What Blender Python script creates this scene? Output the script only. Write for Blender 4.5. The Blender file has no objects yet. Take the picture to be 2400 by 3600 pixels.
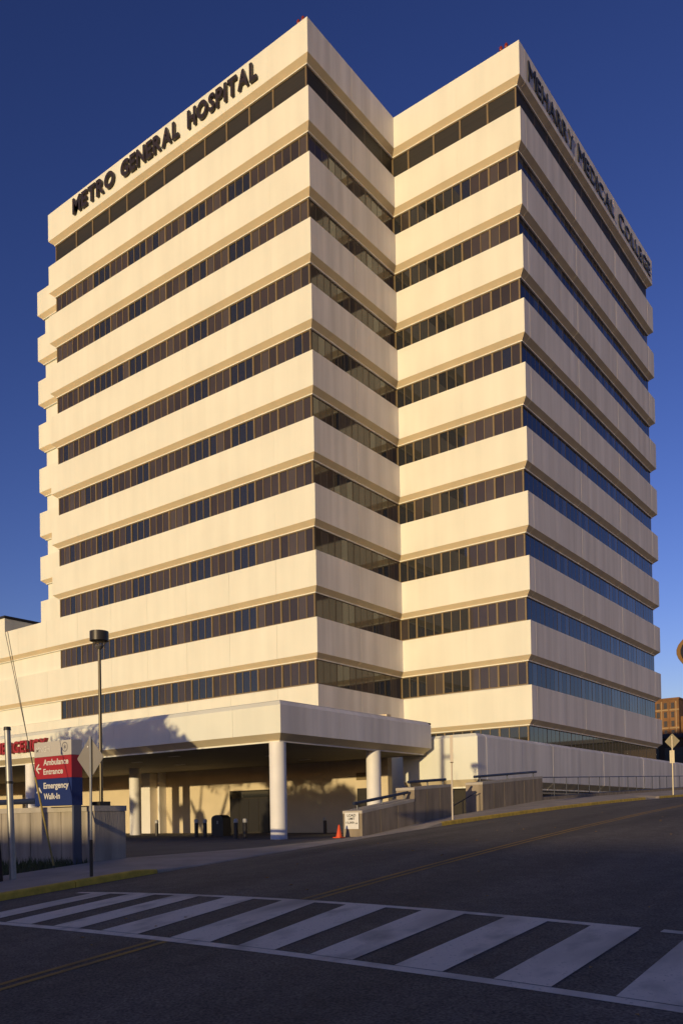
import bpy, bmesh, math, random
from mathutils import Vector, Matrix
random.seed(7)
scene = bpy.context.scene
col = scene.collection
R = math.radians

# ------------------------------------------------------------------ camera, sky, sun, exposure
CAM = Vector((29.4927, -36.8246, 0.95))
YAW, PITCH, ROLL = -0.6505154, 0.01407505, -0.01686328
fwd = Vector((math.sin(YAW)*math.cos(PITCH), math.cos(YAW)*math.cos(PITCH), math.sin(PITCH)))
rgt = Vector((math.cos(YAW), -math.sin(YAW), 0))
upv = rgt.cross(fwd)
r2 = math.cos(ROLL)*rgt + math.sin(ROLL)*upv
u2 = -math.sin(ROLL)*rgt + math.cos(ROLL)*upv
cam = bpy.data.cameras.new('camera')
camo = bpy.data.objects.new('camera', cam)
col.objects.link(camo)
m = Matrix.Identity(4)
for i in range(3):
    m[i][0], m[i][1], m[i][2], m[i][3] = r2[i], u2[i], -fwd[i], CAM[i]
camo.matrix_world = m
cam.sensor_fit = 'VERTICAL'
cam.sensor_height = 36
cam.lens = 36*2939.486/3600
cam.shift_x = (1200-1197.6)/3600
cam.shift_y = (2831.48-1800)/3600
cam.clip_start = 0.1
cam.clip_end = 5000
scene.camera = camo

SUN_EL, SUN_AZ = 4.7, 7.0            # sun low behind the camera, a touch to the right of square-on
world = bpy.data.worlds.new('World')
scene.world = world
world.use_nodes = True
nt = world.node_tree
bg = nt.nodes['Background']
sky = nt.nodes.new('ShaderNodeTexSky')
sky.sky_type = 'NISHITA'
sky.sun_disc = False
sky.sun_elevation = R(SUN_EL)
sky.sun_rotation = R(180-SUN_AZ)
sky.altitude = 0
sky.air_density = 1
sky.dust_density = 0.2
sky.ozone_density = 1
# slide-film contrast on the whole sky (same curve in every direction)
pre = nt.nodes.new('ShaderNodeVectorMath'); pre.operation = 'SCALE'; pre.inputs['Scale'].default_value = 0.1
gam = nt.nodes.new('ShaderNodeGamma'); gam.inputs['Gamma'].default_value = 1.6
gain = nt.nodes.new('ShaderNodeVectorMath'); gain.operation = 'MULTIPLY'
gain.inputs[1].default_value = (18.0, 18.4, 43.0)
nt.links.new(sky.outputs[0], pre.inputs[0])
nt.links.new(pre.outputs[0], gam.inputs['Color'])
nt.links.new(gam.outputs[0], gain.inputs[0])
nt.links.new(gain.outputs[0], bg.inputs['Color'])
bg.inputs['Strength'].default_value = 0.1

sl = bpy.data.lights.new('sun', 'SUN')
sl.energy = 3.3
sl.color = (1.0, 0.79, 0.44)
sl.angle = R(0.5)
so = bpy.data.objects.new('sun', sl)
col.objects.link(so)
sdir = Vector((math.sin(R(SUN_AZ))*math.cos(R(SUN_EL)), -math.cos(R(SUN_AZ))*math.cos(R(SUN_EL)), math.sin(R(SUN_EL))))
so.rotation_euler = sdir.to_track_quat('Z', 'Y').to_euler()
so.location = (20, -60, 40)
scene.view_settings.view_transform = 'Standard'
scene.view_settings.look = 'None'
scene.view_settings.gamma = 1
scene.view_settings.exposure = 0
scene.view_settings.use_curve_mapping = False
scene.render.engine = 'CYCLES'

# ------------------------------------------------------------------ materials
MAT = {}
def mat(name, base, rough=0.7, spec=0.5, metal=0.0, noise=0.0, nscale=4.0, bump=0.0, bscale=30.0, stretch=(1, 1, 1), ior=1.5, coat=0.0):
    """Principled with an object-space noise on colour and a noise bump."""
    if name in MAT: return MAT[name]
    M = bpy.data.materials.new(name); M.use_nodes = True
    t = M.node_tree; b = t.nodes['Principled BSDF']
    b.inputs['Base Color'].default_value = (*base, 1)
    b.inputs['Roughness'].default_value = rough
    b.inputs['Specular IOR Level'].default_value = spec
    b.inputs['Metallic'].default_value = metal
    b.inputs['IOR'].default_value = ior
    b.inputs['Coat Weight'].default_value = coat
    if noise or bump:
        g = t.nodes.new('ShaderNodeNewGeometry')
        mp = t.nodes.new('ShaderNodeMapping'); mp.inputs['Scale'].default_value = stretch
        t.links.new(g.outputs['Position'], mp.inputs['Vector'])
    if noise:
        n = t.nodes.new('ShaderNodeTexNoise'); n.inputs['Scale'].default_value = nscale; n.inputs['Detail'].default_value = 6
        t.links.new(mp.outputs[0], n.inputs['Vector'])
        rp = t.nodes.new('ShaderNodeMapRange')
        rp.inputs['From Min'].default_value = 0.3; rp.inputs['From Max'].default_value = 0.7
        rp.inputs['To Min'].default_value = 1-noise; rp.inputs['To Max'].default_value = 1+noise
        t.links.new(n.outputs['Fac'], rp.inputs['Value'])
        mx = t.nodes.new('ShaderNodeVectorMath'); mx.operation = 'SCALE'
        mx.inputs[0].default_value = base
        t.links.new(rp.outputs[0], mx.inputs['Scale'])
        t.links.new(mx.outputs[0], b.inputs['Base Color'])
    if bump:
        n2 = t.nodes.new('ShaderNodeTexNoise'); n2.inputs['Scale'].default_value = bscale; n2.inputs['Detail'].default_value = 5
        t.links.new(mp.outputs[0], n2.inputs['Vector'])
        bp = t.nodes.new('ShaderNodeBump'); bp.inputs['Strength'].default_value = bump; bp.inputs['Distance'].default_value = 0.02
        t.links.new(n2.outputs['Fac'], bp.inputs['Height'])
        t.links.new(bp.outputs[0], b.inputs['Normal'])
    MAT[name] = M
    return M

def asphalt_mat():
    M = bpy.data.materials.new('asphalt'); M.use_nodes = True
    t = M.node_tree; b = t.nodes['Principled BSDF']; b.inputs['Roughness'].default_value = 0.85
    b.inputs['Specular IOR Level'].default_value = 0.3
    g = t.nodes.new('ShaderNodeNewGeometry')
    def noise(scale, detail=4, st=None):
        n = t.nodes.new('ShaderNodeTexNoise'); n.inputs['Scale'].default_value = scale; n.inputs['Detail'].default_value = detail
        if st:
            mp = t.nodes.new('ShaderNodeMapping'); mp.inputs['Scale'].default_value = st
            t.links.new(g.outputs['Position'], mp.inputs['Vector']); t.links.new(mp.outputs[0], n.inputs['Vector'])
        else: t.links.new(g.outputs['Position'], n.inputs['Vector'])
        return n
    def rng(n, a, b_, lo, hi):
        r = t.nodes.new('ShaderNodeMapRange'); r.inputs['From Min'].default_value = a; r.inputs['From Max'].default_value = b_
        r.inputs['To Min'].default_value = lo; r.inputs['To Max'].default_value = hi
        t.links.new(n.outputs['Fac'], r.inputs['Value']); return r
    a = rng(noise(0.5, 4, (1.4, .25, 1)), .3, .7, .66, 1.3)      # worn wheel lanes along the street
    c = rng(noise(38, 4), .3, .72, .45, 1.75)                       # aggregate
    d = rng(noise(3.5, 5), .35, .7, .85, 1.12)
    mu = t.nodes.new('ShaderNodeMath'); mu.operation = 'MULTIPLY'
    t.links.new(a.outputs[0], mu.inputs[0]); t.links.new(c.outputs[0], mu.inputs[1])
    m2 = t.nodes.new('ShaderNodeMath'); m2.operation = 'MULTIPLY'
    t.links.new(mu.outputs[0], m2.inputs[0]); t.links.new(d.outputs[0], m2.inputs[1])
    v = t.nodes.new('ShaderNodeVectorMath'); v.operation = 'SCALE'; v.inputs[0].default_value = (.122, .103, .084)
    t.links.new(m2.outputs[0], v.inputs['Scale']); t.links.new(v.outputs[0], b.inputs['Base Color'])
    bp = t.nodes.new('ShaderNodeBump'); bp.inputs['Strength'].default_value = .7; bp.inputs['Distance'].default_value = .01
    t.links.new(noise(70, 3).outputs['Fac'], bp.inputs['Height']); t.links.new(bp.outputs[0], b.inputs['Normal'])
    return M

def stucco_mat(name, base, streak):
    """Painted precast: faint vertical streaks in colour and relief."""
    M = bpy.data.materials.new(name); M.use_nodes = True
    t = M.node_tree; b = t.nodes['Principled BSDF']; b.inputs['Roughness'].default_value = .8
    b.inputs['Specular IOR Level'].default_value = .25
    g = t.nodes.new('ShaderNodeNewGeometry')
    mp = t.nodes.new('ShaderNodeMapping'); mp.inputs['Scale'].default_value = (1.3, 1.3, .09)
    t.links.new(g.outputs['Position'], mp.inputs['Vector'])
    n = t.nodes.new('ShaderNodeTexNoise'); n.inputs['Scale'].default_value = 1.0; n.inputs['Detail'].default_value = 5
    t.links.new(mp.outputs[0], n.inputs['Vector'])
    n2 = t.nodes.new('ShaderNodeTexNoise'); n2.inputs['Scale'].default_value = .35; n2.inputs['Detail'].default_value = 4
    t.links.new(g.outputs['Position'], n2.inputs['Vector'])
    r = t.nodes.new('ShaderNodeMapRange'); r.inputs['From Min'].default_value = .3; r.inputs['From Max'].default_value = .7
    r.inputs['To Min'].default_value = 1-streak; r.inputs['To Max'].default_value = 1+streak*.5
    t.links.new(n.outputs['Fac'], r.inputs['Value'])
    r_ = t.nodes.new('ShaderNodeMapRange'); r_.inputs['From Min'].default_value = .3; r_.inputs['From Max'].default_value = .7
    r_.inputs['To Min'].default_value = .96; r_.inputs['To Max'].default_value = 1.03
    t.links.new(n2.outputs['Fac'], r_.inputs['Value'])
    mu = t.nodes.new('ShaderNodeMath'); mu.operation = 'MULTIPLY'
    t.links.new(r.outputs[0], mu.inputs[0]); t.links.new(r_.outputs[0], mu.inputs[1])
    v = t.nodes.new('ShaderNodeVectorMath'); v.operation = 'SCALE'; v.inputs[0].default_value = base
    t.links.new(mu.outputs[0], v.inputs['Scale']); t.links.new(v.outputs[0], b.inputs['Base Color'])
    bp = t.nodes.new('ShaderNodeBump'); bp.inputs['Strength'].default_value = .55; bp.inputs['Distance'].default_value = .03
    t.links.new(n.outputs['Fac'], bp.inputs['Height']); t.links.new(bp.outputs[0], b.inputs['Normal'])
    MAT[name] = M
    return M

STUCCO = stucco_mat('painted_precast', (.765, .758, .655), .05)
STUCCO_SIDE = stucco_mat('shade_side_precast', (.79, .735, .70), .17)  # same precast; streaks of raking light on the shaded sides painted into colour
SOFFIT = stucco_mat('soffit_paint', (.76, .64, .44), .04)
COLUMN = mat('painted_column', (.80, .76, .72), .6, noise=.04, nscale=1.5)
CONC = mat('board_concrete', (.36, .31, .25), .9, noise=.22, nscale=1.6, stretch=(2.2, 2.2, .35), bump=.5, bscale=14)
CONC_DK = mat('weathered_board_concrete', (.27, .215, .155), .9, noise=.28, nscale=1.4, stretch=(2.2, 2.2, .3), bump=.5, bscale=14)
CONC_CAP = mat('cast_coping', (.44, .39, .33), .85, noise=.12, nscale=2.5, bump=.3, bscale=20)
WALK = mat('sidewalk_concrete', (.43, .36, .28), .9, noise=.16, nscale=1.3, bump=.4, bscale=40)
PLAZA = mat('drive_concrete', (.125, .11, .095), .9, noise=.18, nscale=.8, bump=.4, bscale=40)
ASPH = asphalt_mat()
YELP = mat('yellow_kerb_paint', (.66, .43, .05), .75, noise=.25, nscale=5, bump=.3, bscale=30)
def paint_mat(name, base, worn, lo, hi):
    M = bpy.data.materials.new(name); M.use_nodes = True
    t = M.node_tree; b = t.nodes['Principled BSDF']; b.inputs['Roughness'].default_value = .8
    b.inputs['Specular IOR Level'].default_value = .3
    g = t.nodes.new('ShaderNodeNewGeometry')
    fac = None
    for sc, st, a, c in ((2.2, (1, .6, 1), lo, hi), (28, (1, 1, 1), .60, .72), (.9, (1, .3, 1), .58, .75)):
        mp = t.nodes.new('ShaderNodeMapping'); mp.inputs['Scale'].default_value = st
        n = t.nodes.new('ShaderNodeTexNoise'); n.inputs['Scale'].default_value = sc; n.inputs['Detail'].default_value = 8
        t.links.new(g.outputs['Position'], mp.inputs['Vector']); t.links.new(mp.outputs[0], n.inputs['Vector'])
        r = t.nodes.new('ShaderNodeMapRange'); r.inputs['From Min'].default_value = a; r.inputs['From Max'].default_value = c
        t.links.new(n.outputs['Fac'], r.inputs['Value'])
        if fac is None: fac = r.outputs[0]
        else:
            mx = t.nodes.new('ShaderNodeMath'); mx.operation = 'MAXIMUM'
            t.links.new(fac, mx.inputs[0]); t.links.new(r.outputs[0], mx.inputs[1]); fac = mx.outputs[0]
    sc_ = t.nodes.new('ShaderNodeMath'); sc_.operation = 'MULTIPLY'; sc_.inputs[1].default_value = .6
    t.links.new(fac, sc_.inputs[0])
    m = t.nodes.new('ShaderNodeMix'); m.data_type = 'RGBA'
    m.inputs['A'].default_value = (*base, 1); m.inputs['B'].default_value = (*worn, 1)
    t.links.new(sc_.outputs[0], m.inputs['Factor']); t.links.new(m.outputs['Result'], b.inputs['Base Color'])
    MAT[name] = M
    return M
YLINE = paint_mat('yellow_road_paint', (.42, .24, .05), (.10, .085, .07), .42, .7)
WLINE = paint_mat('white_road_paint', (.80, .69, .55), (.20, .17, .13), .50, .72)
GRASS_SOIL = mat('soil', (.05, .045, .03), 1, noise=.3, nscale=6, bump=.6, bscale=25)
GRASSM = mat('grass_blade', (.07, .085, .03), .8, noise=.3, nscale=3)
BRONZE = mat('bronze_mullion', (.20, .145, .07), .5, .5, noise=.08)
GL_BLIND = mat('glass_blind_down', (.058, .047, .042), .06, .5, noise=.08, nscale=.7)
GL_BLIND2 = mat('glass_blind_pale', (.078, .064, .055), .06, .5, noise=.08, nscale=.7)
GL_BLIND3 = mat('glass_blind_deep', (.046, .038, .034), .06, .5, noise=.08, nscale=.7)
GL_CLEAR = mat('glass_room_dark', (.025, .026, .026), .04, .75, ior=1.6)
GL_STREET2 = mat('glass_reflective_curtain', (.045, .05, .062), .05, .5, ior=1.6)
GL_STREET = mat('glass_reflective', (.015, .015, .017), .03, .5, ior=1.5)
BRONZE_DK = mat('dark_mullion', (.06, .042, .03), .5, .5)
GL_LOUVER = mat('louver_dark', (.030, .027, .022), .5, .3, noise=.1, nscale=1, bump=.6, bscale=3, stretch=(.05, .05, 6))
ROOFM = mat('roof_felt', (.12, .11, .10), .95, noise=.15)
LETTERM = mat('sign_letter_dark', (.028, .02, .019), .45)
LETTERS = mat('sign_letter_slate', (.035, .037, .045), .5)
REDL = mat('sign_letter_red', (.34, .025, .03), .45)
NAVY = mat('navy_paint', (.020, .026, .055), .4, noise=.1)
STEEL = mat('galvanised_steel', (.34, .33, .31), .45, .5, .5, noise=.12, nscale=4)
DKSTEEL = mat('dark_bronze_steel', (.045, .038, .03), .4, .5, .3, noise=.1)
SIGNBACK = mat('sign_back_aluminium', (.30, .27, .24), .55, .5, .3, noise=.06, nscale=2)
PY_GREY = mat('sign_panel_grey', (.50, .46, .42), .5)
PY_RED = mat('sign_panel_red', (.36, .022, .03), .45)
PY_BLUE = mat('sign_panel_blue', (.014, .03, .14), .45)
PY_POST = mat('sign_post_blue', (.07, .08, .12), .5)
WHITE = mat('sign_white', (.75, .72, .68), .5)
PALE = mat('sign_pale_letter', (.66, .62, .57), .5)
BLACK = mat('sign_black', (.02, .02, .02), .5)
CONEM = mat('cone_orange', (.75, .09, .02), .5)
BOLLM = mat('bollard_dark', (.05, .04, .03), .5, noise=.2)
BOLLW = mat('bollard_band', (.45, .43, .40), .5)
BINM = mat('bin_dark', (.035, .03, .025), .5, noise=.1)
WOOD = mat('creosoted_wood', (.045, .022, .014), .85, noise=.3, nscale=3, stretch=(3, 3, .3), bump=.5, bscale=20)
GUYY = mat('guy_guard_yellow', (.30, .22, .05), .6, noise=.2)
WIRE = mat('wire', (.05, .045, .04), .5, .5, .5)
BRICK = mat('far_brick', (.19, .095, .038), .9, noise=.3, nscale=.25)
BRICKT = mat('far_trim', (.36, .24, .12), .9, noise=.1, nscale=.3)
BRICKG = mat('far_glass', (.03, .027, .025), .25)
DARKM = mat('dark_cladding', (.03, .027, .024), .6, noise=.1)
REDLAMP = mat('red_lamp_glass', (.22, .03, .012), .3)
BARK = mat('bark', (.07, .05, .035), .95, noise=.3, nscale=4, bump=.6)
LEAF = mat('leaf', (.06, .075, .022), .7, noise=.3, nscale=1)
DRYLEAF = mat('fallen_leaf', (.42, .24, .06), .8, noise=.3, nscale=9)
SIGNORANGE = mat('sign_border_orange', (.26, .135, .035), .5)
SIGNDARK = mat('sign_face_dark', (.02, .02, .028), .5)

# ------------------------------------------------------------------ mesh helpers
class MB:
    def __init__(s): s.v = []; s.f = []; s.mi = []; s.cur = 0
    def add(s, vs, fs):
        o = len(s.v); s.v += [tuple(v) for v in vs]
        for f in fs: s.f.append(tuple(o+i for i in f)); s.mi.append(s.cur)
        return s
    def box(s, x0, y0, z0, x1, y1, z1):
        vs = [(x0,y0,z0),(x1,y0,z0),(x1,y1,z0),(x0,y1,z0),(x0,y0,z1),(x1,y0,z1),(x1,y1,z1),(x0,y1,z1)]
        return s.add(vs, [(0,3,2,1),(4,5,6,7),(0,1,5,4),(1,2,6,5),(2,3,7,6),(3,0,4,7)])
    def tube(s, p0, p1, r0, r1=None, n=10, caps=True):
        r1 = r0 if r1 is None else r1
        p0, p1 = Vector(p0), Vector(p1); d = (p1-p0).normalized()
        a = d.orthogonal().normalized(); b = d.cross(a)
        vs = []
        for p, r in ((p0, r0), (p1, r1)):
            for i in range(n):
                t = 2*math.pi*i/n; vs.append(p+a*math.cos(t)*r+b*math.sin(t)*r)
        fs = [(i, (i+1) % n, n+(i+1) % n, n+i) for i in range(n)]
        if caps: fs += [tuple(range(n-1, -1, -1)), tuple(range(n, 2*n))]
        return s.add(vs, fs)
    def lathe(s, prof, c=(0, 0, 0), n=20):
        vs = []; fs = []
        for r, z in prof:
            for i in range(n):
                t = 2*math.pi*i/n; vs.append((c[0]+r*math.cos(t), c[1]+r*math.sin(t), c[2]+z))
        for k in range(len(prof)-1):
            for i in range(n):
                j = (i+1) % n; fs.append((k*n+i, k*n+j, (k+1)*n+j, (k+1)*n+i))
        fs.append(tuple(range(n-1, -1, -1))); fs.append(tuple(range((len(prof)-1)*n, len(prof)*n)))
        return s.add(vs, fs)
    def mesh(s, name, mats):
        me = bpy.data.meshes.new(name); me.from_pydata(s.v, [], s.f)
        ms = mats if isinstance(mats, (list, tuple)) else [mats]
        for m_ in ms: me.materials.append(m_)
        if len(ms) > 1:
            for p, i in zip(me.polygons, s.mi): p.material_index = i
        me.update(); return me
    def build(s, name, mats, parent=None, loc=(0, 0, 0), rz=0, smooth=False):
        me = s.mesh(name, mats)
        if smooth: smooth_me(me)
        return link(name, me, parent, loc, rz)

def smooth_me(me, ang=40):
    bm = bmesh.new(); bm.from_mesh(me)
    bmesh.ops.recalc_face_normals(bm, faces=bm.faces)
    for f in bm.faces: f.smooth = True
    for e in bm.edges:
        if len(e.link_faces) == 2 and e.calc_face_angle(0) > R(ang): e.smooth = False
    bm.to_mesh(me); bm.free()

def link(name, me, parent=None, loc=(0, 0, 0), rz=0):
    o = bpy.data.objects.new(name, me); col.objects.link(o)
    o.location = loc; o.rotation_euler = (0, 0, rz)
    if parent: o.parent = parent
    return o

def tag(o, label=None, cat=None, group=None, kind=None):
    if label: o['label'] = label
    if cat: o['category'] = cat
    if group: o['group'] = group
    if kind: o['kind'] = kind
    return o

def thing(name, label, cat, loc=(0, 0, 0), rz=0, group=None):
    o = bpy.data.objects.new(name, None); col.objects.link(o)
    o.location = loc; o.rotation_euler = (0, 0, rz); o.empty_display_size = .3
    return tag(o, label, cat, group)

def copy_tree(o, parent=None):
    c = o.copy(); col.objects.link(c); c.parent = parent
    for ch in [x for x in o.children]: copy_tree(ch, c)
    return c

_txt = {}
def text_mesh(s, size=1.0, extrude=0.0, offset=0.0):
    """Text as mesh in the x/y plane, from the built-in font."""
    key = (s, size, extrude, offset)
    if key in _txt: return _txt[key]
    c = bpy.data.curves.new('text', 'FONT'); c.body = s; c.size = size; c.extrude = extrude; c.offset = offset
    c.resolution_u = 4
    o = bpy.data.objects.new('text', c); col.objects.link(o)
    bpy.context.view_layer.update()
    dg = bpy.context.evaluated_depsgraph_get()
    me = bpy.data.meshes.new_from_object(o.evaluated_get(dg))
    if offset and len(s) == 1:      # thickened outlines throw thin spikes at sharp joins: trim them to the plain glyph's box
        c.offset = 0; bpy.context.view_layer.update()
        m0 = bpy.data.meshes.new_from_object(o.evaluated_get(bpy.context.evaluated_depsgraph_get()))
        lo, hi = min(v.co.x for v in m0.vertices)-offset, max(v.co.x for v in m0.vertices)+offset
        for v in me.vertices: v.co.x = max(lo, min(hi, v.co.x))
        bpy.data.meshes.remove(m0)
    bpy.data.objects.remove(o); bpy.data.curves.remove(c)
    _txt[key] = me
    return me

def place_mesh(me, name, M, origin, xdir, zdir, sx, sz, depth, parent=None, loc=(0, 0, 0)):
    """Stand a text mesh up: text x along xdir, text y along zdir, depth along outward normal; keep result local to parent."""
    n = xdir.cross(zdir)
    xs = [v.co.x for v in me.vertices]; ys = [v.co.y for v in me.vertices]; zs = [v.co.z for v in me.vertices]
    x0, y0 = min(xs), min(ys); w = max(xs)-x0; h = max(ys)-y0; zr = (max(zs)-min(zs)) or 1; zm = min(zs)
    nm = me.copy(); nm.name = name
    for v in nm.vertices:
        a = (v.co.x-x0)/w*sx; b = (v.co.y-y0)/h*sz; d = (v.co.z-zm)/zr*depth
        v.co = xdir*a+zdir*b+n*d
    nm.materials.clear(); nm.materials.append(M); nm.update()
    o = link(name, nm, parent, tuple(Vector(origin)-Vector(loc)))
    return o
X, Y, Z = Vector((1, 0, 0)), Vector((0, 1, 0)), Vector((0, 0, 1))

# ------------------------------------------------------------------ ground profiles (street climbs away from the camera)
def zc_rel(y):
    if y < 0: return -2.073+max(y, -25)*.08
    if y > 42: return -2.073+.1045*42-.000878*42*42+min(y-42, 120)*.03
    return -2.073+.1045*y-.000878*y*y
def zk_rel(y):
    if y < 0: return -2.073+max(y, -25)*.08
    if y > 45: return -2.073+.08567*45-.000557*45*45+min(y-45, 117)*.032
    return -2.073+.08567*y-.000557*y*y
XC, XK, XR = CAM.x-7.7, CAM.x-14.0, CAM.x-1.2
def road_z(x, y):
    yr = y-CAM.y; s = (x-XC)/6.3
    return zc_rel(yr)-(zc_rel(yr)-zk_rel(yr))*min(s*s, 1.15)+.95
def lerp_table(T, y):
    if y <= T[0][0]: return T[0][1]
    for (a, za), (b, zb) in zip(T, T[1:]):
        if y <= b: return za+(zb-za)*(y-a)/(b-a)
    return T[-1][1]
def kerb_z(y): return road_z(XK, y)
T13 = [(-24.7, .0), (-23.8, .05), (-19, .12), (-14, .28), (-10.7, .64), (-8, .93), (-5.35, 1.13), (.7, 1.6), (24.7, 2.5), (60, 3.5), (130, 5.0)]
def z13(y):
    if y < -24.7: return kerb_z(y)+.16+(0.0-(kerb_z(-24.7)+.16))*max(0, 1-(-24.7-y)/10)
    return lerp_table(T13, y)
def kerb_h(y):       # kerb upstand: drops to a flush driveway apron
    if -25.4 < y < -13.0:
        return .02 if -24.4 < y < -14.0 else .02+.11*(abs(y+19.2)-5.2)/1.0 if y < -24.4 else .02+.11*(y+14.0)/1.0
    if 8.5 < y < 10.6: return .02
    return .13
def sheet(name, xs, ys, zf, M, kind='structure', smooth=True):
    vs = [(x, y, zf(x, y)) for y in ys for x in xs]; n = len(xs)
    fs = [(j*n+i, j*n+i+1, (j+1)*n+i+1, (j+1)*n+i) for j in range(len(ys)-1) for i in range(n-1)]
    b = MB().add(vs, fs); o = b.build(name, M)
    for p in o.data.polygons: p.use_smooth = smooth
    o['kind'] = kind
    return o
def fr(a, b, st):
    n = max(1, int(round((b-a)/st))); return [a+(b-a)*i/n for i in range(n+1)]
GZ = mat('far_ground', (.10, .095, .07), .95, noise=.25, nscale=.05)
bm_ = MB().add([(-3000, -3000, -4.2), (3000, -3000, -4.2), (3000, 3000, -4.2), (-3000, 3000, -4.2)], [(0, 1, 2, 3)])
tag(bm_.build('ground', GZ), kind='structure')
sheet('road', fr(XK, XR, .8), fr(-78, 130, .8), road_z, ASPH)
sheet('right_sidewalk', [XR+.001, XR+2.5], fr(-78, 130, 2), lambda x, y: road_z(XR, y)+.13, WALK)
sheet('right_lawn', [XR+2.5, XR+12, 140], fr(-78, 130, 2), lambda x, y: road_z(XR, y)+.10, GZ)
ysw = sorted(set(fr(-78, -26, 1.5)+fr(-26, -12, .25)+fr(-12, 8, 1)+fr(8, 11, .25)+fr(11, 130, 2)))
def walk_z(x, y):
    t = (x-13)/(XK-.15-13); return z13(y)+(kerb_z(y)+kerb_h(y)-z13(y))*t
sheet('sidewalk', [13.0, 13.8, 14.6, XK-.15], ysw, walk_z, WALK)
def smoothstep(t): t = max(0, min(1, t)); return t*t*(3-2*t)
def plaza_z(x, y):
    s = smoothstep((x-7)/6.0); return .09+(min(z13(y), .28)-.09)*s
sheet('driveway_plaza', fr(-60, 7, 4)+fr(7, 13, .5)[1:], fr(-23.8, -14, .5)+fr(-14, .45, 2)[1:], plaza_z, PLAZA)
sheet('areaway_floor', [4.0, 12.5], [.45, 20, 60, 130], lambda x, y: .09, PLAZA)
sheet('verge', fr(-60, 13, 3), fr(-78, -24.6, 1.5), lambda x, y: z13(y)-.03-(13-x)*.035*smoothstep((13-x)/4), GRASS_SOIL)
sheet('rear_yard', [-700, -60, -25, 9.6], [34.5, 60, 120, 500, 900], lambda x, y: -.2+max(0, y-34)*.012, GZ)
sheet('hillside', [XR+2.4, 60, 400], [130.5, 400, 900], lambda x, y: road_z(XR, 130)-.1+max(0, y-130)*.01, GZ)

# kerb stones: painted yellow where the photograph shows it, bare along the apron
def kerb_piece(y0, y1, M):
    b = MB(); ys = fr(y0, y1, .25 if y1-y0 < 3 else 1.2)
    vs = []
    for y in ys:
        zg = kerb_z(y)-.06; zt = kerb_z(y)+kerb_h(y)
        vs += [(XK-.15, y, zt-.001+.004), (XK-.02, y, zt+.004), (XK+.012, y, zt-.02), (XK+.02, y, zg), (XK-.15, y, zg-.1)]
    fs = []
    for i in range(len(ys)-1):
        a = i*5; c = a+5
        for k in range(4): fs.append((a+k, a+k+1, c+k+1, c+k))
    fs += [(0, 1, 2, 3, 4), tuple(len(vs)-5+k for k in (4, 3, 2, 1, 0))]
    b.add(vs, fs)
    return b, M
kerb = tag(bpy.data.objects.new('kerb', None), kind='structure'); col.objects.link(kerb)
y = -78
while y < -25.0:
    e = min(y+3.0, -24.95)
    b, M = kerb_piece(y+.01, e-.01, YELP); b.build('kerb_stone', M, kerb); y = e
b, M = kerb_piece(-24.94, -13.0, WALK); b.build('apron_edge', M, kerb)
y = -13.0
while y < 60:
    e = min(y+2.6, 8.2 if y < 8.2 else 200)
    if y >= 8.2 and y < 10.6: b, M = kerb_piece(8.21, 10.6, WALK); b.build('ramp_edge', M, kerb); y = 10.6; continue
    b, M = kerb_piece(y+.01, e-.01, YELP); b.build('kerb_stone', M, kerb); y = e
yy = -78
while yy < 60:
    b = MB()
    for y0, y1 in [(yy+.01, yy+2.99)]:
        ys = fr(y0, y1, 1.5); vs = []
        for y in ys: vs += [(XR-.01, y, road_z(XR, y)-.05), (XR-.01, y, road_z(XR, y)+.132), (XR+.16, y, road_z(XR, y)+.134), (XR+.16, y, road_z(XR, y)-.05)]
        fs = []
        for i in range(len(ys)-1):
            for k in range(3): fs.append((i*4+k, (i+1)*4+k, (i+1)*4+k+1, i*4+k+1))
        fs += [(3, 2, 1, 0), tuple(len(vs)-4+k for k in range(4))]
        b.add(vs, fs)
    b.build('kerb_stone', WALK, kerb); yy += 3

# road markings: sheets 4 mm above the asphalt
def strip_on_road(quad, nx=2, ny=6, lift=.004):
    """quad: near-left, near-right, far-right, far-left as (x, y) -> follows the road surface"""
    b = MB(); vs = []
    for j in range(ny+1):
        t = j/ny
        for i in range(nx+1):
            s = i/nx
            ax = quad[0][0]+(quad[1][0]-quad[0][0])*s; ay = quad[0][1]+(quad[1][1]-quad[0][1])*s
            bx = quad[3][0]+(quad[2][0]-quad[3][0])*s; by = quad[3][1]+(quad[2][1]-quad[3][1])*s
            x = ax+(bx-ax)*t; y_ = ay+(by-ay)*t
            vs.append((x, y_, road_z(x, y_)+lift))
    fs = [(j*(nx+1)+i, j*(nx+1)+i+1, (j+1)*(nx+1)+i+1, (j+1)*(nx+1)+i) for j in range(ny) for i in range(nx)]
    return b.add(vs, fs)
cw = tag(bpy.data.objects.new('crosswalk', None), kind='structure'); col.objects.link(cw)
YN, YF = CAM.y+6.72, CAM.y+9.12
dn = [-11.26, -10.61, -10.08, -9.51, -9.03, -8.31, -7.71, -7.03, -6.58, -6.04, -5.55, -5.0, -4.5, -3.97, -3.45, -2.91, -2.36]
df = [-11.9, -11.45, -10.81, -10.32, -9.76, -9.18, -8.59, -8.02, -7.42, -6.87, -6.22, -5.66, -5.05, -4.51, -3.97, -3.46, -2.93]
df = df+[-2.42]
light = [(dn[k], df[k+1], dn[k+1], df[k+2]) for k in range(0, 16, 2)]
light.append((-12.35, -12.5, -11.72, -11.95))
light.append((dn[16], df[17], dn[16]+.72, df[17]+.72))
for a, fa, b_, fb in light:
    strip_on_road([(CAM.x+a, YN), (CAM.x+b_, YN), (CAM.x+fb, YF), (CAM.x+fa, YF)], 2, 6, .008).build('stripe', WLINE, cw)
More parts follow.
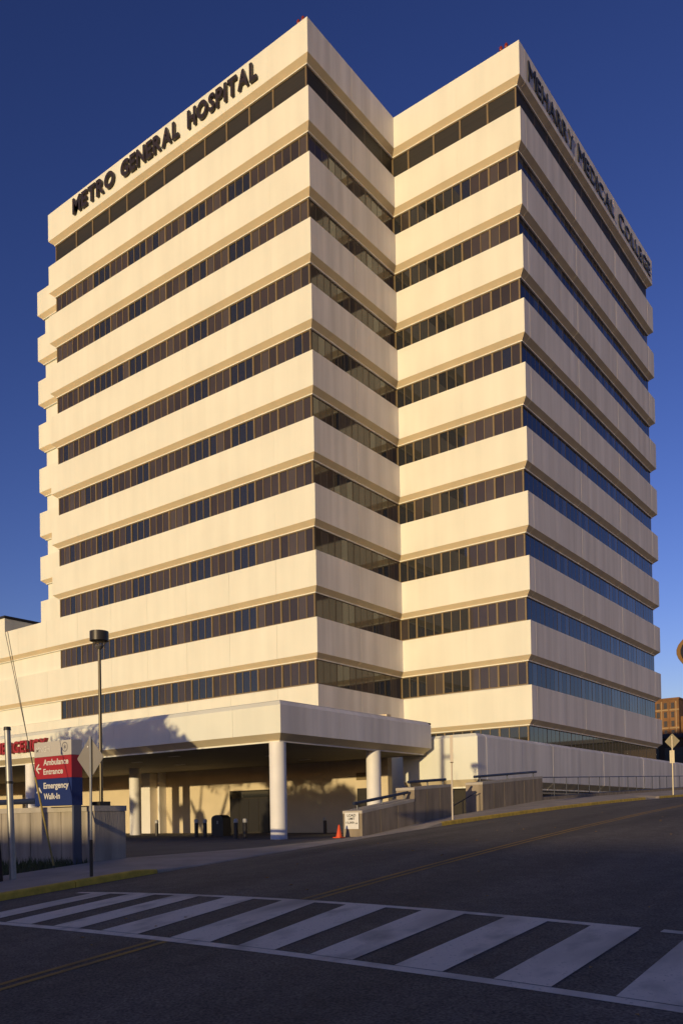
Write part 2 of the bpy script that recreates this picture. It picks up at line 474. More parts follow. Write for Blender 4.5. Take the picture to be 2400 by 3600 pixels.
strip_on_road([(CAM.x-12.0, YN-.15), (CAM.x-1.25, YN-.15), (CAM.x-1.25, YN), (CAM.x-12.0, YN)], 24, 1).build('border_line', WLINE, cw)
strip_on_road([(CAM.x-13.0, YF), (CAM.x-2.95, YF), (CAM.x-2.95, YF+.13), (CAM.x-13.0, YF+.13)], 24, 1).build('border_line', WLINE, cw)
strip_on_road([(CAM.x-2.72, YF+.02), (CAM.x-1.3, YF+.02), (CAM.x-1.3, YF+.16), (CAM.x-2.72, YF+.16)], 4, 1).build('border_line', WLINE, cw)
strip_on_road([(CAM.x-1.95, YN-.62), (CAM.x-1.35, YN-.66), (CAM.x-1.35, YN-.55), (CAM.x-1.95, YN-.53)], 4, 1).build('border_line', WLINE, cw)
cl = tag(bpy.data.objects.new('centre_line', None), kind='structure'); col.objects.link(cl)
for off in (-.13, .06):
    strip_on_road([(XC+off, -78), (XC+off+.085, -78), (XC+off+.085, YN-.16), (XC+off, YN-.16)], 1, 60).build('yellow_line', YLINE, cl)
    strip_on_road([(XC+off, YF+.14), (XC+off+.085, YF+.14), (XC+off+.085, 120), (XC+off, 120)], 1, 160).build('yellow_line', YLINE, cl)

# ------------------------------------------------------------------ the hospital
UE, VB, UC, VD = 25.3346, 8.8583, 8.8955, 25.2818
UW, VW = 34.25, 4.838
FL, H, RC = 3.81, 2.02, .40
Z10 = 8.522
def ztop(k): return Z10+(10-k)*FL if k > 0 else Z10+9*FL+3.95
hosp = thing('hospital_building', 'cream eleven storey hospital tower with dark ribbon windows and sloped spandrel bands', 'building')

PROF = [(0, 0), (0, -H), (.31, -H-.25), (.31, -H-.31), (.43, -H-.31), (.43, .11)]
PROF_POD = [(.20, .17), (0, 0), (0, -2.12), (.40, -2.46), (.40, -2.54), (.5, -2.54), (.5, .17)]
PROF_CAN = [(.23, .22), (0, 0), (0, -1.13), (.45, -1.38), (.45, -1.44), (.55, -1.44), (.55, .22)]
_pm = {}
def panel_mesh(name, prof, L, m0, m1, M):
    """Spandrel panel: profile (depth in, z) swept along x; m0/m1 = mitre (+1 convex corner, -1 inner corner, 0 square cut)."""
    key = (name, id(prof), round(L, 3), m0, m1, M.name)
    if key in _pm: return _pm[key]
    n = len(prof)
    vs = [(m0*d, d, z) for d, z in prof]+[(L-m1*d, d, z) for d, z in prof]
    fs = [(i, n+i, n+(i+1) % n, (i+1) % n) for i in range(n)]
    fs += [tuple(range(n)), tuple(range(2*n-1, n-1, -1))]
    mb = MB(); mb.v = vs; mb.f = fs
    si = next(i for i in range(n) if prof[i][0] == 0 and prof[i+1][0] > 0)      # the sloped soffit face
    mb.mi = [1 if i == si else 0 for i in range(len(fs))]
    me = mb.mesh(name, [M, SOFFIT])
    bm = bmesh.new(); bm.from_mesh(me); bmesh.ops.recalc_face_normals(bm, faces=bm.faces); bm.to_mesh(me); bm.free()
    _pm[key] = me
    return me
def run_panels(P0, rz, L, ends, z, joints, prof, M, parent, name='spandrel_panel', gap=.012, jit=.0):
    cuts = [0]+sorted(j for j in joints if .3 < j < L-.3)+[L]
    c, s = math.cos(rz), math.sin(rz)
    for i, (a, b) in enumerate(zip(cuts, cuts[1:])):
        m0 = ends[0] if i == 0 else 0; m1 = ends[1] if i == len(cuts)-2 else 0
        a2 = a if i == 0 else a+gap/2; b2 = b if i == len(cuts)-2 else b-gap/2
        me = panel_mesh(name, prof, round(b2-a2, 3), m0, m1, M)
        d = jit*(i % 2)
        link(name, me, parent, (P0[0]+c*a2+s*d, P0[1]+s*a2-c*d, z), rz)
HP = math.pi/2
MOD = 1.9252
jf = [.4+2.64+2*MOD*k for k in range(6)]
jcd = [.75+3.85*k for k in range(7)]
FAC = {  # P0, rotation, length, (start, end) mitres, joints
 'front': ((-UE, 0), 0, UE, (1, 1), jf),
 'inner_side': ((0, 0), HP, VB, (1, -1), [.4+MOD*2]),
 'inner_front': ((0, VB), 0, UC, (-1, 1), [.8+MOD*2]),
 'street_side': ((UC, VB), HP, VD, (1, 1), jcd),
 'wing': ((-UW, VW), 0, UW-UE, (1, -1), [4.5]),
}
for k in range(0, 11):
    for nm, (P0, rz, L, ends, js) in FAC.items():
        if nm == 'wing' and k > 7: continue
        if nm == 'front' and k >= 8:
            run_panels((-62, 0), 0, 62, (0, 1), ztop(k), [62-UE+j for j in jf]+[62-UE-.8-3.85*q for q in range(9)], PROF, STUCCO, hosp)
            continue
        run_panels(P0, rz, L, ends, ztop(k), js, PROF, STUCCO_SIDE if rz else STUCCO, hosp, gap=.014 if rz else .005, jit=.004 if rz else 0)
# far ends of the bands (returns, so the tower is solid from the side)
for k in range(0, 11):
    if k < 8:
        run_panels((-UW, VW+14), -HP, 14, (0, 1), ztop(k), [], PROF, STUCCO, hosp)
        run_panels((-UE, VW), -HP, VW, (-1, 1), ztop(k), [], PROF, STUCCO, hosp)
    run_panels((UC, VB+VD), math.pi, 16, (1, 0), ztop(k), [], PROF, STUCCO, hosp)
# core behind the ribbon windows
e = .45
core = MB()
ztc = ztop(0)-.25
foot = [(-UE+e, e), (-e, e), (-e, VB+e), (UC-e, VB+e), (UC-e, VB+VD-e), (-UW+e, VB+VD-e), (-UW+e, VW+e), (-UE+e, VW+e)]
n = len(foot)
core.add([(x, y_, 0) for x, y_ in foot]+[(x, y_, ztc) for x, y_ in foot], [(i, (i+1) % n, n+(i+1) % n, n+i) for i in range(n)])
core.add([(x, y_, ztc-.02) for x, y_ in foot], [tuple(range(n))])
core.build('core_wall', STUCCO, hosp)
MB().box(-62, .45, .1, -UE+e-.01, 34, ztop(8)-.15).build('podium_wall', STUCCO, hosp)
MB().box(-62, .5, ztop(8)-.15, -UE+e-.02, 34, ztop(8)-.1).build('podium_roof', ROOFM, hosp)
ph = MB().box(-62, 10, ztop(8)-.1, -48.5, 44, 21.7).build('penthouse', STUCCO, hosp)
MB().box(-62, 9.93, 21.7, -48.43, 44.07, 21.96).build('coping', DKSTEEL, ph)

# ribbon windows: one strip (frame with mullions) per facade and storey, panes as its pieces
def bays(L, kind):
    """-> list of bay lengths in panes counted from the strip's start; pane width"""
    if kind == 'front': return [4]+[3]*10+[4]
    if kind == 'inner_side': return [3, 3, 3, 3, 2]
    if kind == 'inner_front': return [2, 3, 3, 3, 3]
    if kind == 'street_side': return [4]+[3]*10+[4]
pane_jobs = []
_fm, _gm = {}, {}
def pane_mesh(w, h, M):
    key = (round(w, 3), round(h, 3), M.name)
    if key not in _gm: _gm[key] = MB().box(0, 0, 0, w, .02, h).mesh('pane', M)
    return _gm[key]
OPEN = {'front': (2, 4, 7, 9), 'inner_front': (0, 1, 2), 'inner_side': (1, 3), 'street_side': (2, 4, 6, 8)}
def frame_mesh(L, h, bl, pw, wide, flush=False):
    key = (round(L, 3), round(h, 3), len(bl), wide, flush)
    P1, P2 = (-.004, -.006) if flush else (-.035, -.05)
    if key in _fm: return _fm[key]
    b = MB()
    b.box(0, P1, 0, L, .02, .06); b.box(0, P1, h-.05, L, .02, h)
    x = 0
    b.box(0, P2, .06, .09, .02, h-.05); b.box(L-.09, P2, .06, L, .02, h-.05)
    for i, nb in enumerate(bl):
        for q in range(1, nb):
            if not wide: b.box(x+q*pw-.022, P1, .06, x+q*pw+.022, .02, h-.05)
        x += nb*pw
        if i < len(bl)-1: b.box(x-.055, P2, .06, x+.055, .02, h-.05)
    _fm[key] = b.mesh('window_strip', BRONZE_DK if flush else BRONZE)
    return _fm[key]
for kb in range(0, 11):
    zb = ztop(kb+1)+.09 if kb < 10 else 5.1
    zt = ztop(kb)-H-.305
    for nm in ('front', 'inner_side', 'inner_front', 'street_side'):
        if kb == 10 and nm in ('front', 'inner_side'): continue
        P0, rz, L, ends, _ = FAC[nm]
        s0 = RC*ends[0]; s1 = L-RC*ends[1]
        bl = bays(L, nm); pw = (s1-s0)/sum(bl)
        c, s = math.cos(rz), math.sin(rz)
        loc = (P0[0]+c*s0-s*RC, P0[1]+s*s0+c*RC, zb)
        wide = kb == 0
        h = zt-zb
        st = link('window_strip', frame_mesh(s1-s0, h, bl, pw, wide, nm.endswith('side')), hosp, loc, rz)
        pn = 0
        rnd = random.Random(kb*31+len(nm))
        for i, nb in enumerate(bl):
            for q in range(1 if wide else nb):
                w = nb*pw if wide else pw
                if wide: M = GL_LOUVER
                else:
                    op = i in OPEN[nm]
                    if rnd.random() < .07: op = not op
                    if nm == 'inner_side': op = False if rnd.random() < .5 else op
                    M = (GL_STREET2 if (i in (2, 4, 7, 9) and q != 1 or rnd.random() < .1) else GL_STREET) if nm == 'street_side' else GL_CLEAR if op else rnd.choice((GL_BLIND, GL_BLIND, GL_BLIND3, GL_BLIND2))
                    if kb == 10: M = GL_CLEAR
                lx = (pn+q)*pw
                wp = Vector((loc[0]+c*lx, loc[1]+s*lx, zb))
                d = wp-CAM; nrm = Vector((s, -c, 0))
                dep = d.dot(fwd)
                size = w*h*abs(d.normalized().dot(nrm))/dep**2
                pane_jobs.append((size, st, lx, w, h, M, (loc[0]+c*lx-s*.0, loc[1]+s*lx+c*.0, zb), rz))
            pn += nb
pane_jobs.sort(key=lambda j: -j[0])
for sz, st, lx, w, h, M, wl, rz in pane_jobs[:300]:
    link('pane', pane_mesh(w, h, M), st, (lx, 0, 0))
rest = MB(); mlist = [GL_STREET2, GL_BLIND2, GL_BLIND3, GL_BLIND, GL_CLEAR, GL_LOUVER, GL_STREET]
for sz, st, lx, w, h, M, wl, rz in pane_jobs[300:]:
    rest.cur = mlist.index(M)
    c, s = math.cos(rz), math.sin(rz)
    pts = []
    for zz in (0, h):
        for (a, d) in ((0, 0), (w, 0), (w, .02), (0, .02)):
            pts.append((wl[0]+c*a-s*d, wl[1]+s*a+c*d, wl[2]+zz))
    rest.add(pts, [(0, 3, 2, 1), (4, 5, 6, 7), (0, 1, 5, 4), (1, 2, 6, 5), (2, 3, 7, 6), (3, 0, 4, 7)])
tag(rest.build('pane', mlist, hosp), kind='stuff')

# projecting podium band on the street side, over the areaway
XP = 9.97
ZP = 4.84
run_panels((5.6, 0), 0, XP-5.6, (0, 1), ZP, [], PROF_POD, STUCCO, hosp, 'podium_panel')
jp = [.95+4.12*k for k in range(30)]
run_panels((XP, 0), HP, 62, (1, 0), ZP, jp, PROF_POD, STUCCO_SIDE, hosp, 'podium_panel', gap=.016, jit=.006)
MB().box(5.6, .3, ZP-.2, XP-.3, 62, ZP+.1).build('terrace', ROOFM, hosp)
MB().box(5.6, .5, 0, 5.8, VB+.6, ZP-.2).build('return_wall', STUCCO, hosp)
MB().box(XP-.95, .5, 0, XP-.55, 62, ZP-.25).build('areaway_wall', CONC, hosp)
aw = MB()
for q in range(22):
    aw.box(XP-.55, 3+q*2.4, .35, XP-.52, 3+q*2.4+2.25, 2.1)
aw.build('areaway_window', GL_CLEAR, hosp)
MB().box(5.8, .9, 0, XP-.95, 1.1, ZP-.2).build('areaway_end_wall', SOFFIT, hosp)
MB().box(8.05, .86, .09, 8.9, .9, 2.3).build('areaway_door', DKSTEEL, hosp)

# ground floor wall beneath the canopy, pilasters, vestibule, louvre
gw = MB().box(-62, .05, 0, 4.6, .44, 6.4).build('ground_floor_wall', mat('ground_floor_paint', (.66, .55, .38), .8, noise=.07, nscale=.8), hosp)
for x0, x1 in ((-15.2, -13.9), (-13.12, -12.97)):
    MB().box(x0, -.55, 0, x1, .05, 4.1).build('pilaster', COLUMN, hosp)
vs_ = MB().box(-6.95, -.15, .09, -3.7, .05, 2.66).build('entrance_vestibule', DKSTEEL, hosp)
for i in range(4):
    MB().box(-6.88+i*.79, -.17, .16, -6.88+i*.79+.74, -.15, 2.15).build('door_panel', BRICKG, vs_)
MB().box(-6.88, -.17, 2.22, -3.77, -.15, 2.58).build('transom', GL_CLEAR, vs_)
lv = MB().box(2.55, -.0, 2.95, 3.3, .05, 3.35).build('wall_louvre', BRONZE, hosp)
for i in range(4): MB().box(2.58, -.03, 2.98+i*.09, 3.27, .0, 3.03+i*.09).build('blade', BRONZE, lv)
MB().box(2.62, -.02, .09, 3.5, .05, 2.5).build('service_door', DKSTEEL, hosp)

# ------------------------------------------------------------------ entrance canopy
can = thing('entrance_canopy', 'deep cream emergency canopy on round white columns over the drive', 'canopy')
YC_, XCN, ZCN = -11.85, 7.55, 5.48
run_panels((-40, YC_), 0, XCN+40, (0, 1), ZCN, [3.9*q+2.0 for q in range(12)], PROF_CAN, STUCCO, can, 'fascia_panel', gap=.012)
run_panels((XCN, YC_), HP, -.35-YC_, (1, 0), ZCN, [3.9, 7.8], PROF_CAN, STUCCO_SIDE, can, 'fascia_panel', gap=.012)
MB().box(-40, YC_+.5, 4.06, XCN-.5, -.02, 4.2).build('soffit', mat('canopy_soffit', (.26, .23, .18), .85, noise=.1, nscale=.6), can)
MB().box(-40, YC_+.2, ZCN+.1, XCN-.2, -.02, ZCN+.2).build('canopy_roof', ROOFM, can)
for x, y_ in ((6.8, -11.2), (6.8, -4.4), (-10.7, -11.2), (-10.5, -4.5), (-28, -11.2), (-28, -4.5)):
    cb = MB(); cb.lathe([(.35, 0), (.35, .14), (.345, .15), (.345, 4.0)], n=32)
    cc = cb.build('column', COLUMN, can, (x, y_, .06), smooth=True)
for x, y_ in ((-1.6, -9.3), (1.8, -6), (-6, -8), (-6, -5), (1, -2.5)):
    MB().box(x-.35, y_-.12, 4.035, x+.35, y_+.12, 4.058).build('soffit_light', PALE, can)

# ------------------------------------------------------------------ lettering
def letters(sign, words, origin, xdir, total, zh, M, depth, offset=.03, wgap=.55, name='letter', small=1.0):
    """row of separate letters; total = run length, zh = cap height"""
    items = []
    for w_i, wd in enumerate(words):
        for ci, ch in enumerate(wd):
            kk = 1.0 if ci == 0 else small
            me = text_mesh(ch, 1, .1, offset)
            xs = [v.co.x for v in me.vertices]; items.append((ch, me, (max(xs)-min(xs))*kk, kk))
        if w_i < len(words)-1: items.append((' ', None, wgap, 1))
    gap = .10
    raw = sum(i[2] for i in items)+gap*(len(items)-1); k = total/raw
    p = 0
    for ch, me, w, kk in items:
        if me: place_mesh(me, name, M, Vector(origin)+xdir*p*k, xdir, Z, w*k, zh*kk, depth, sign, sign.location)
        p += w+gap
s1 = thing('building_sign', 'dark raised letters reading METRO GENERAL HOSPITAL along the sunlit parapet', 'sign', (-13, -.1, 45.4))
for wd, x0, x1 in (('METRO', -22.0, -17.25), ('GENERAL', -16.5, -10.65), ('HOSPITAL', -9.8, -3.8)):
    letters(s1, [wd], (x0, -.06, 45.2), X, x1-x0, 1.12, LETTERM, .16, .035)
s2 = thing('building_sign', 'dark raised letters reading MEHARRY MEDICAL COLLEGE along the shaded parapet', 'sign', (UC+.1, 21, 45.3))
for wd, y0, y1 in (('MEHARRY', 9.98, 17.05), ('MEDICAL', 17.85, 24.9), ('COLLEGE', 25.85, 33.5)):
    letters(s2, [wd], (UC+.02, y0, 45.1), Y, y1-y0, 1.2, LETTERS, .07, .0, small=.88)
s3 = thing('building_sign', 'large red letters reading EMERGENCY on the canopy front', 'sign', (-10.5, YC_-.06, 4.6))
letters(s3, ['EMERGENCY'], (-13.35, YC_-.04, 4.62), X, 5.2, .63, REDL, .16, .03)

# obstruction lights on the parapet corners
def beacon(x, y_, label):
    t = thing('obstruction_light', label, 'beacon', (x, y_, ztop(0)-.02), 0, 'red obstruction lights on the roof corners')
    MB().tube((0, 0, -.3), (0, 0, .28), .05, n=8).build('post', DKSTEEL, t)
    MB().box(-.24, -.05, .24, .24, .05, .32).build('bracket', DKSTEEL, t)
    for sx in (-.17, .17):
        b = MB(); b.lathe([(.08, 0), (.11, .04), (.11, .2), (.07, .29), (.02, .32)], (sx, 0, .32), 14)
        b.build('lamp_globe', REDLAMP, t, smooth=True)
beacon(-.75, .35, 'twin red obstruction light on the front corner of the taller looking left block')
beacon(UC-1.15, VB+.35, 'twin red obstruction light on the corner of the right block')

# ------------------------------------------------------------------ retaining walls with handrails
def retaining(label, y0, y1, x0, x1, top0, top1, base, np_, group='board marked concrete walls along the sidewalk', end_panel=True):
    t = thing('retaining_wall', label, 'wall', (x1, y0, base), 0, group)
    L = (y1-y0)
    MBc = MB()
    def zt(y_): return top0+(top1-top0)*(y_-y0)/L
    vs = [(x0, y0+.02, 0), (x1-.02, y0+.02, 0), (x1-.02, y1-.02, 0), (x0, y1-.02, 0), (x0, y0+.02, zt(y0)-.02), (x1-.02, y0+.02, zt(y0)-.02), (x1-.02, y1-.02, zt(y1)-.02), (x0, y1-.02, zt(y1)-.02)]
    vs = [(a-x1, b-y0, c-base) for a, b, c in vs]
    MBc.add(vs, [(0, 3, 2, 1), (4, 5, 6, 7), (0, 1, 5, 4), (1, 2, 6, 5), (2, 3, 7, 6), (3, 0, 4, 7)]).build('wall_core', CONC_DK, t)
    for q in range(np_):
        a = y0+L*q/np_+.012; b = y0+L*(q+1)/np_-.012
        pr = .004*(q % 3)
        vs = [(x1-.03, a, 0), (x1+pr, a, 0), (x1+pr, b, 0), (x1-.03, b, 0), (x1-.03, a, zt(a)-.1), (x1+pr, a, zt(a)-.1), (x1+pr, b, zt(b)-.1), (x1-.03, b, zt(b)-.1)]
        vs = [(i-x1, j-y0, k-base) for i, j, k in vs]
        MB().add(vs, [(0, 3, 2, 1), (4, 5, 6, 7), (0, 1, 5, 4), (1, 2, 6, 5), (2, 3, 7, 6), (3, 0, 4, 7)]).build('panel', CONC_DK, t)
    vs = [(x0-.01, y0, zt(y0)-.1), (x1+.012, y0, zt(y0)-.1), (x1+.012, y1, zt(y1)-.1), (x0-.01, y1, zt(y1)-.1), (x0-.01, y0, zt(y0)), (x1+.012, y0, zt(y0)), (x1+.012, y1, zt(y1)), (x0-.01, y1, zt(y1))]
    vs = [(i-x1, j-y0, k-base) for i, j, k in vs]
    MB().add(vs, [(0, 3, 2, 1), (4, 5, 6, 7), (0, 1, 5, 4), (1, 2, 6, 5), (2, 3, 7, 6), (3, 0, 4, 7)]).build('coping', CONC_CAP, t)
    return t
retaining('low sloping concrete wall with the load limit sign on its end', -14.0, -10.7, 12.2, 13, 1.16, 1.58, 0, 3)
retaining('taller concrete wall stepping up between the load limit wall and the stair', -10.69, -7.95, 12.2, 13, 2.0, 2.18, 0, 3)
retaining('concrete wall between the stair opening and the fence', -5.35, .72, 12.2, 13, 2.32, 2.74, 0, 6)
def handrail(label, pts, posts, r=.055, drop=.22):
    p0 = Vector(pts[0])
    t = thing('handrail', label, 'handrail', p0, 0, 'navy handrails on the concrete walls')
    b = MB()
    for a, c in zip(pts, pts[1:]): b.tube(Vector(a)-p0, Vector(c)-p0, r, n=12)
    b.build('rail', NAVY, t, smooth=True)
    for q in posts:
        a = Vector(pts[0]).lerp(Vector(pts[-1]), q)-p0
        MB().tube(a-Vector((0, 0, drop)), a, .028, n=8).build('post', NAVY, t)
    return t
handrail('navy handrail sloping up over the load limit wall', [(12.82, -14.2, 1.40), (12.82, -10.85, 1.82)], (.06, .5, .93))
handrail('navy handrail on the wall just left of the stair', [(12.82, -10.8, 2.2), (12.82, -8.1, 2.37)], (.05, .5, .93))
handrail('navy handrail on the wall beside the fence', [(12.82, -5.7, 2.54), (12.82, .42, 2.95)], (.08, .5, .95))

# stair down to the areaway, between the walls
st = thing('stair', 'concrete steps going down between the two retaining walls', 'stairs', (12.6, -6.65, .95))
for q in range(6):
    MB().box(-.05-.3*(q+1), -1.28, -.95, -.05-.3*q+.3, 1.28, .0-.155*q).build('step', CONC, st)
for sy, nm in ((-1.0, 'a'), (.9, 'b')):
    b = MB(); b.tube((.35, sy, .95), (-1.7, sy, -.05), .022, n=8)
    for q in range(4): b.tube((.3-.62*q, sy, .92-.302*q), (.3-.62*q, sy, -.05-.302*q), .018, n=6)
    b.build('stair_rail', NAVY, st)

# fence along the areaway
fy0, fy1 = .74, 42.0
def f_top(y_): return 2.69+(y_-.74)*.0316
def f_bot(y_): return z13(y_)+.17
lw = thing('retaining_wall', 'low concrete upstand beneath the fence', 'wall', (13, fy0, 1.6), 0, 'board marked concrete walls along the sidewalk')
b = MB(); ysf = fr(fy0, fy1, 3)
vs = []
for y_ in ysf:
    for xx, zz in ((-.3, -3), (0, -3), (0, z13(y_)+.14-1.6), (-.3, z13(y_)+.14-1.6)): vs.append((xx, y_-fy0, zz))
fs = [(i*4+k, i*4+(k+1) % 4, (i+1)*4+(k+1) % 4, (i+1)*4+k) for i in range(len(ysf)-1) for k in range(4)]
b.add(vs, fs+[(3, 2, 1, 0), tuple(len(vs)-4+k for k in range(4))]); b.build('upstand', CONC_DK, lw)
fence = thing('fence', 'long dark tubular guard fence beside the sidewalk by the shaded wall', 'fence', (12.9, fy0, 1.7))
def L3(x, y_, z): return (x-12.9, y_-fy0, z-1.7)
b = MB()
for a, c in zip(ysf, ysf[1:]): b.tube(L3(12.9, a, f_top(a)), L3(12.9, c, f_top(c)), .024, n=8)
b.build('top_rail', NAVY, fence)
b = MB()
for a, c in zip(ysf, ysf[1:]): b.tube(L3(12.9, a, f_bot(a)), L3(12.9, c, f_bot(c)), .018, n=8)
b.build('bottom_rail', NAVY, fence)
y_ = fy0+.03
while y_ < fy1:
    MB().tube(L3(12.9, y_, z13(y_)+.1), L3(12.9, y_, f_top(y_)), .024, n=8).build('post', NAVY, fence); y_ += 1.565

# left wall (planter wall with the pylon sign) and its rail
lwall = thing('retaining_wall', 'tall grey concrete wall behind the ambulance sign', 'wall', (13, -24.7, 0), 0, 'board marked concrete walls along the sidewalk')
MB().box(-40, .03, -.6, -.03, .9, 1.19).build('wall_core', CONC, lwall)
for q in range(14):
    MB().box(-1.32*(q+1)-.0+.012, 0, -.6, -1.32*q-.012, .04, 1.185).build('panel', CONC, lwall)
MB().box(-.04, .01, -.6, 0, .9, 1.185).build('end_panel', CONC, lwall)
MB().box(-40, -.02, 1.19, .02, .92, 1.32).build('coping', CONC_CAP, lwall)
handrail('navy handrail on the wall left of the ambulance sign', [(-5, -24.4, 1.50), (10.2, -24.4, 1.50)], (.55, .7, .85, .97), .075, .18)

# ------------------------------------------------------------------ pylon sign
py_ = thing('pylon_sign', 'grey red and blue hospital direction sign for ambulance entrance and emergency walk-in', 'sign', (12.1, -25.2, 0))
ang = 0
pw0, pw1 = -.74, .75
def sect(z0, z1, M, nm): return MB().box(pw0, 0, z0, pw1, .29, z1).build(nm, M, py_)
sg = sect(2.51, 2.86, PY_GREY, 'name_panel')
sr = sect(1.985, 2.505, PY_RED, 'ambulance_panel')
sb = sect(1.335, 1.98, PY_BLUE, 'emergency_panel')
MB().box(.69, .04, -.1, .755, .25, 1.334).build('post', PY_POST, py_)
def sign_text(s, x0, z0, w, h, M, parent, off=.02):
    place_mesh(text_mesh(s, 1, .01, off), 'lettering', M, Vector((x0, -.004, z0)), X, Z, w, h, .004, parent)
sign_text('MNGH', -.66, 2.62, .57, .14, PALE, sg, .01)
sign_text('Ambulance', -.36, 2.30, 1.0, .145, PALE, sr, .025)
sign_text('Entrance', -.36, 2.08, .78, .14, PALE, sr, .025)
sign_text('Emergency', -.36, 1.70, 1.0, .19, PALE, sb, .025)
sign_text('Walk-In', -.36, 1.49, .65, .145, PALE, sb, .025)
def arrow(pts, w, M, parent):
    b = MB()
    for a, c in pts:
        a, c = Vector(a), Vector(c); d = (c-a).normalized(); n_ = Vector((-d.z, 0, d.x))*w/2
        b.add([tuple(a-n_), tuple(c-n_), tuple(c+n_), tuple(a+n_)], [(0, 1, 2, 3)])
    b.build('arrow', M, parent)
yq = -.005
arrow([((-.66, yq, 2.23), (-.46, yq, 2.23)), ((-.66, yq-.001, 2.23), (-.54, yq-.001, 2.34)), ((-.66, yq-.002, 2.23), (-.54, yq-.002, 2.12))], .038, PALE, sr)
arrow([((-.55, yq, 1.55), (-.55, yq, 1.76)), ((-.55, yq-.001, 1.775), (-.65, yq-.001, 1.65)), ((-.55, yq-.002, 1.775), (-.45, yq-.002, 1.65))], .038, PALE, sb)
em = MB()
ring = 28
vs = []
for i in range(ring):
    t = 2*math.pi*i/ring
    vs += [(.50+.115*math.cos(t), -.004, 2.70+.115*math.sin(t)), (.50+.095*math.cos(t), -.004, 2.70+.095*math.sin(t))]
em.add(vs, [(2*i, (2*i+2) % (2*ring), (2*i+3) % (2*ring), 2*i+1) for i in range(ring)])
star = []
for i in range(12):
    t = math.pi/2+2*math.pi*i/12; r_ = .075 if i % 2 == 0 else .022
    star.append((.50+r_*math.cos(t), -.005, 2.70+r_*math.sin(t)))
em.add(star+[(.50, -.005, 2.70)], [(i, (i+1) % 12, 12) for i in range(12)])
em.build('emblem', mat('emblem_grey', (.16, .15, .17), .5), sg)

# ------------------------------------------------------------------ street furniture
def cyl_thing(name, label, cat, loc, group=None): return thing(name, label, cat, loc, 0, group)
# drum lamp on the wall
lp = thing('light_pole', 'slim bronze light pole with a drum shaped lamp head', 'street lamp', (12.8, -24.35, 1.32))
MB().box(-.15, -.15, 0, .15, .15, .10).build('base_plate', DKSTEEL, lp)
MB().tube((0, 0, .1), (0, 0, 3.82), .044, .036, n=14).build('pole', mat('lamp_pole_bronze', (.10, .08, .05), .35, .5, .4), lp, smooth=True)
b = MB(); b.lathe([(.045, 3.76), (.08, 3.79), (.105, 3.83), (.10, 3.86), (.04, 3.865)], n=16); b.build('lens_dish', mat('lens_smoke', (.12, .11, .10), .3), lp, smooth=True)
b = MB()
for i in range(6):
    t = math.pi/3*i; b.tube((.09*math.cos(t), .09*math.sin(t), 3.83), (.19*math.cos(t), .19*math.sin(t), 3.99), .009, n=6)
b.build('cage', DKSTEEL, lp)
b = MB(); b.lathe([(.212, 3.955), (.222, 3.96), (.222, 4.185), (.212, 4.19), (.02, 4.195)], n=28); b.build('drum_head', DKSTEEL, lp, smooth=True)

def diamond_plate(hw, hh, cut, th=.006, y0=0.0, zc=0.0):
    """diamond with clipped corners, in the x/z plane"""
    p = []; cs = [(0, hh), (hw, 0), (0, -hh), (-hw, 0)]
    for i in range(4):
        (px_, pz_), (qx, qz), (rx_, rz_) = cs[i-1], cs[i], cs[(i+1) % 4]
        a = (qx+(px_-qx)*cut, qz+(pz_-qz)*cut); c = (qx+(rx_-qx)*cut, qz+(rz_-qz)*cut)
        for k in range(6):
            t = k/5; p.append(((1-t)**2*a[0]+2*t*(1-t)*qx+t*t*c[0], (1-t)**2*a[1]+2*t*(1-t)*qz+t*t*c[1]))
    n_ = len(p); b_ = MB()
    b_.add([(x, y0, zc+z) for x, z in p]+[(x, y0+th, zc+z) for x, z in p], [tuple(range(n_-1, -1, -1)), tuple(range(n_, 2*n_))]+[(i, (i+1) % n_, n_+(i+1) % n_, n_+i) for i in range(n_)])
    return b_
ds = thing('road_sign', 'grey back of a large diamond road sign on a steel post near the pylon sign', 'road sign', (15.2, -26.4, kerb_z(-26.4)+.12), 0, 'diamond road signs seen from behind')
MB().tube((.04, -.035, -.1), (.06, -.035, 2.84), .026, n=10).build('post', STEEL, ds)
MB().tube((.04, -.035, 0), (.04, -.035, .75), .034, n=10).build('post_sleeve', DKSTEEL, ds)
dp = diamond_plate(.44, .435, .06, .006, 0, 2.41).build('sign_plate', SIGNBACK, ds)
MB().tube((-.07, -.01, 2.64), (-.07, 0, 2.64), .018, n=10).build('bolt', WHITE, dp)
MB().tube((.045, -.065, 2.2), (.045, -.0, 2.2), .012, n=8).build('bolt', STEEL, dp)
fs_ = thing('road_sign', 'distant olive grey diamond sign with a small plate beside the fence', 'road sign', (15.25, 14.2, z13(14.2)-.0), 0, 'diamond road signs seen from behind')
MB().tube((0, -.035, -.2), (0, -.035, 3.3), .04, n=10).build('post', mat('post_pale', (.55, .47, .33), .5, .5, .2), fs_)
diamond_plate(.43, .46, .06, .006, 0, 2.99).build('sign_plate', mat('sign_back_olive', (.22, .19, .12), .6, .5, .2), fs_)
MB().box(-.15, -.05, 1.7, .12, -.04, 2.45).build('small_plate', mat('post_pale', (.5, .5, .5)), fs_)
npole = thing('street_sign', 'thin pale sign post with its narrow plate seen edge on by the kerb', 'road sign', (15.2, -11.75, kerb_z(-11.75)+.13), R(30))
MB().tube((0, 0, -.15), (0, 0, 2.82), .028, n=10).build('post', mat('post_cream', (.62, .52, .40), .5), npole)
MB().box(-.045, -.32, 1.95, .055, .25, 2.86).build('sign_plate', mat('post_cream', (.5, .5, .5)), npole)
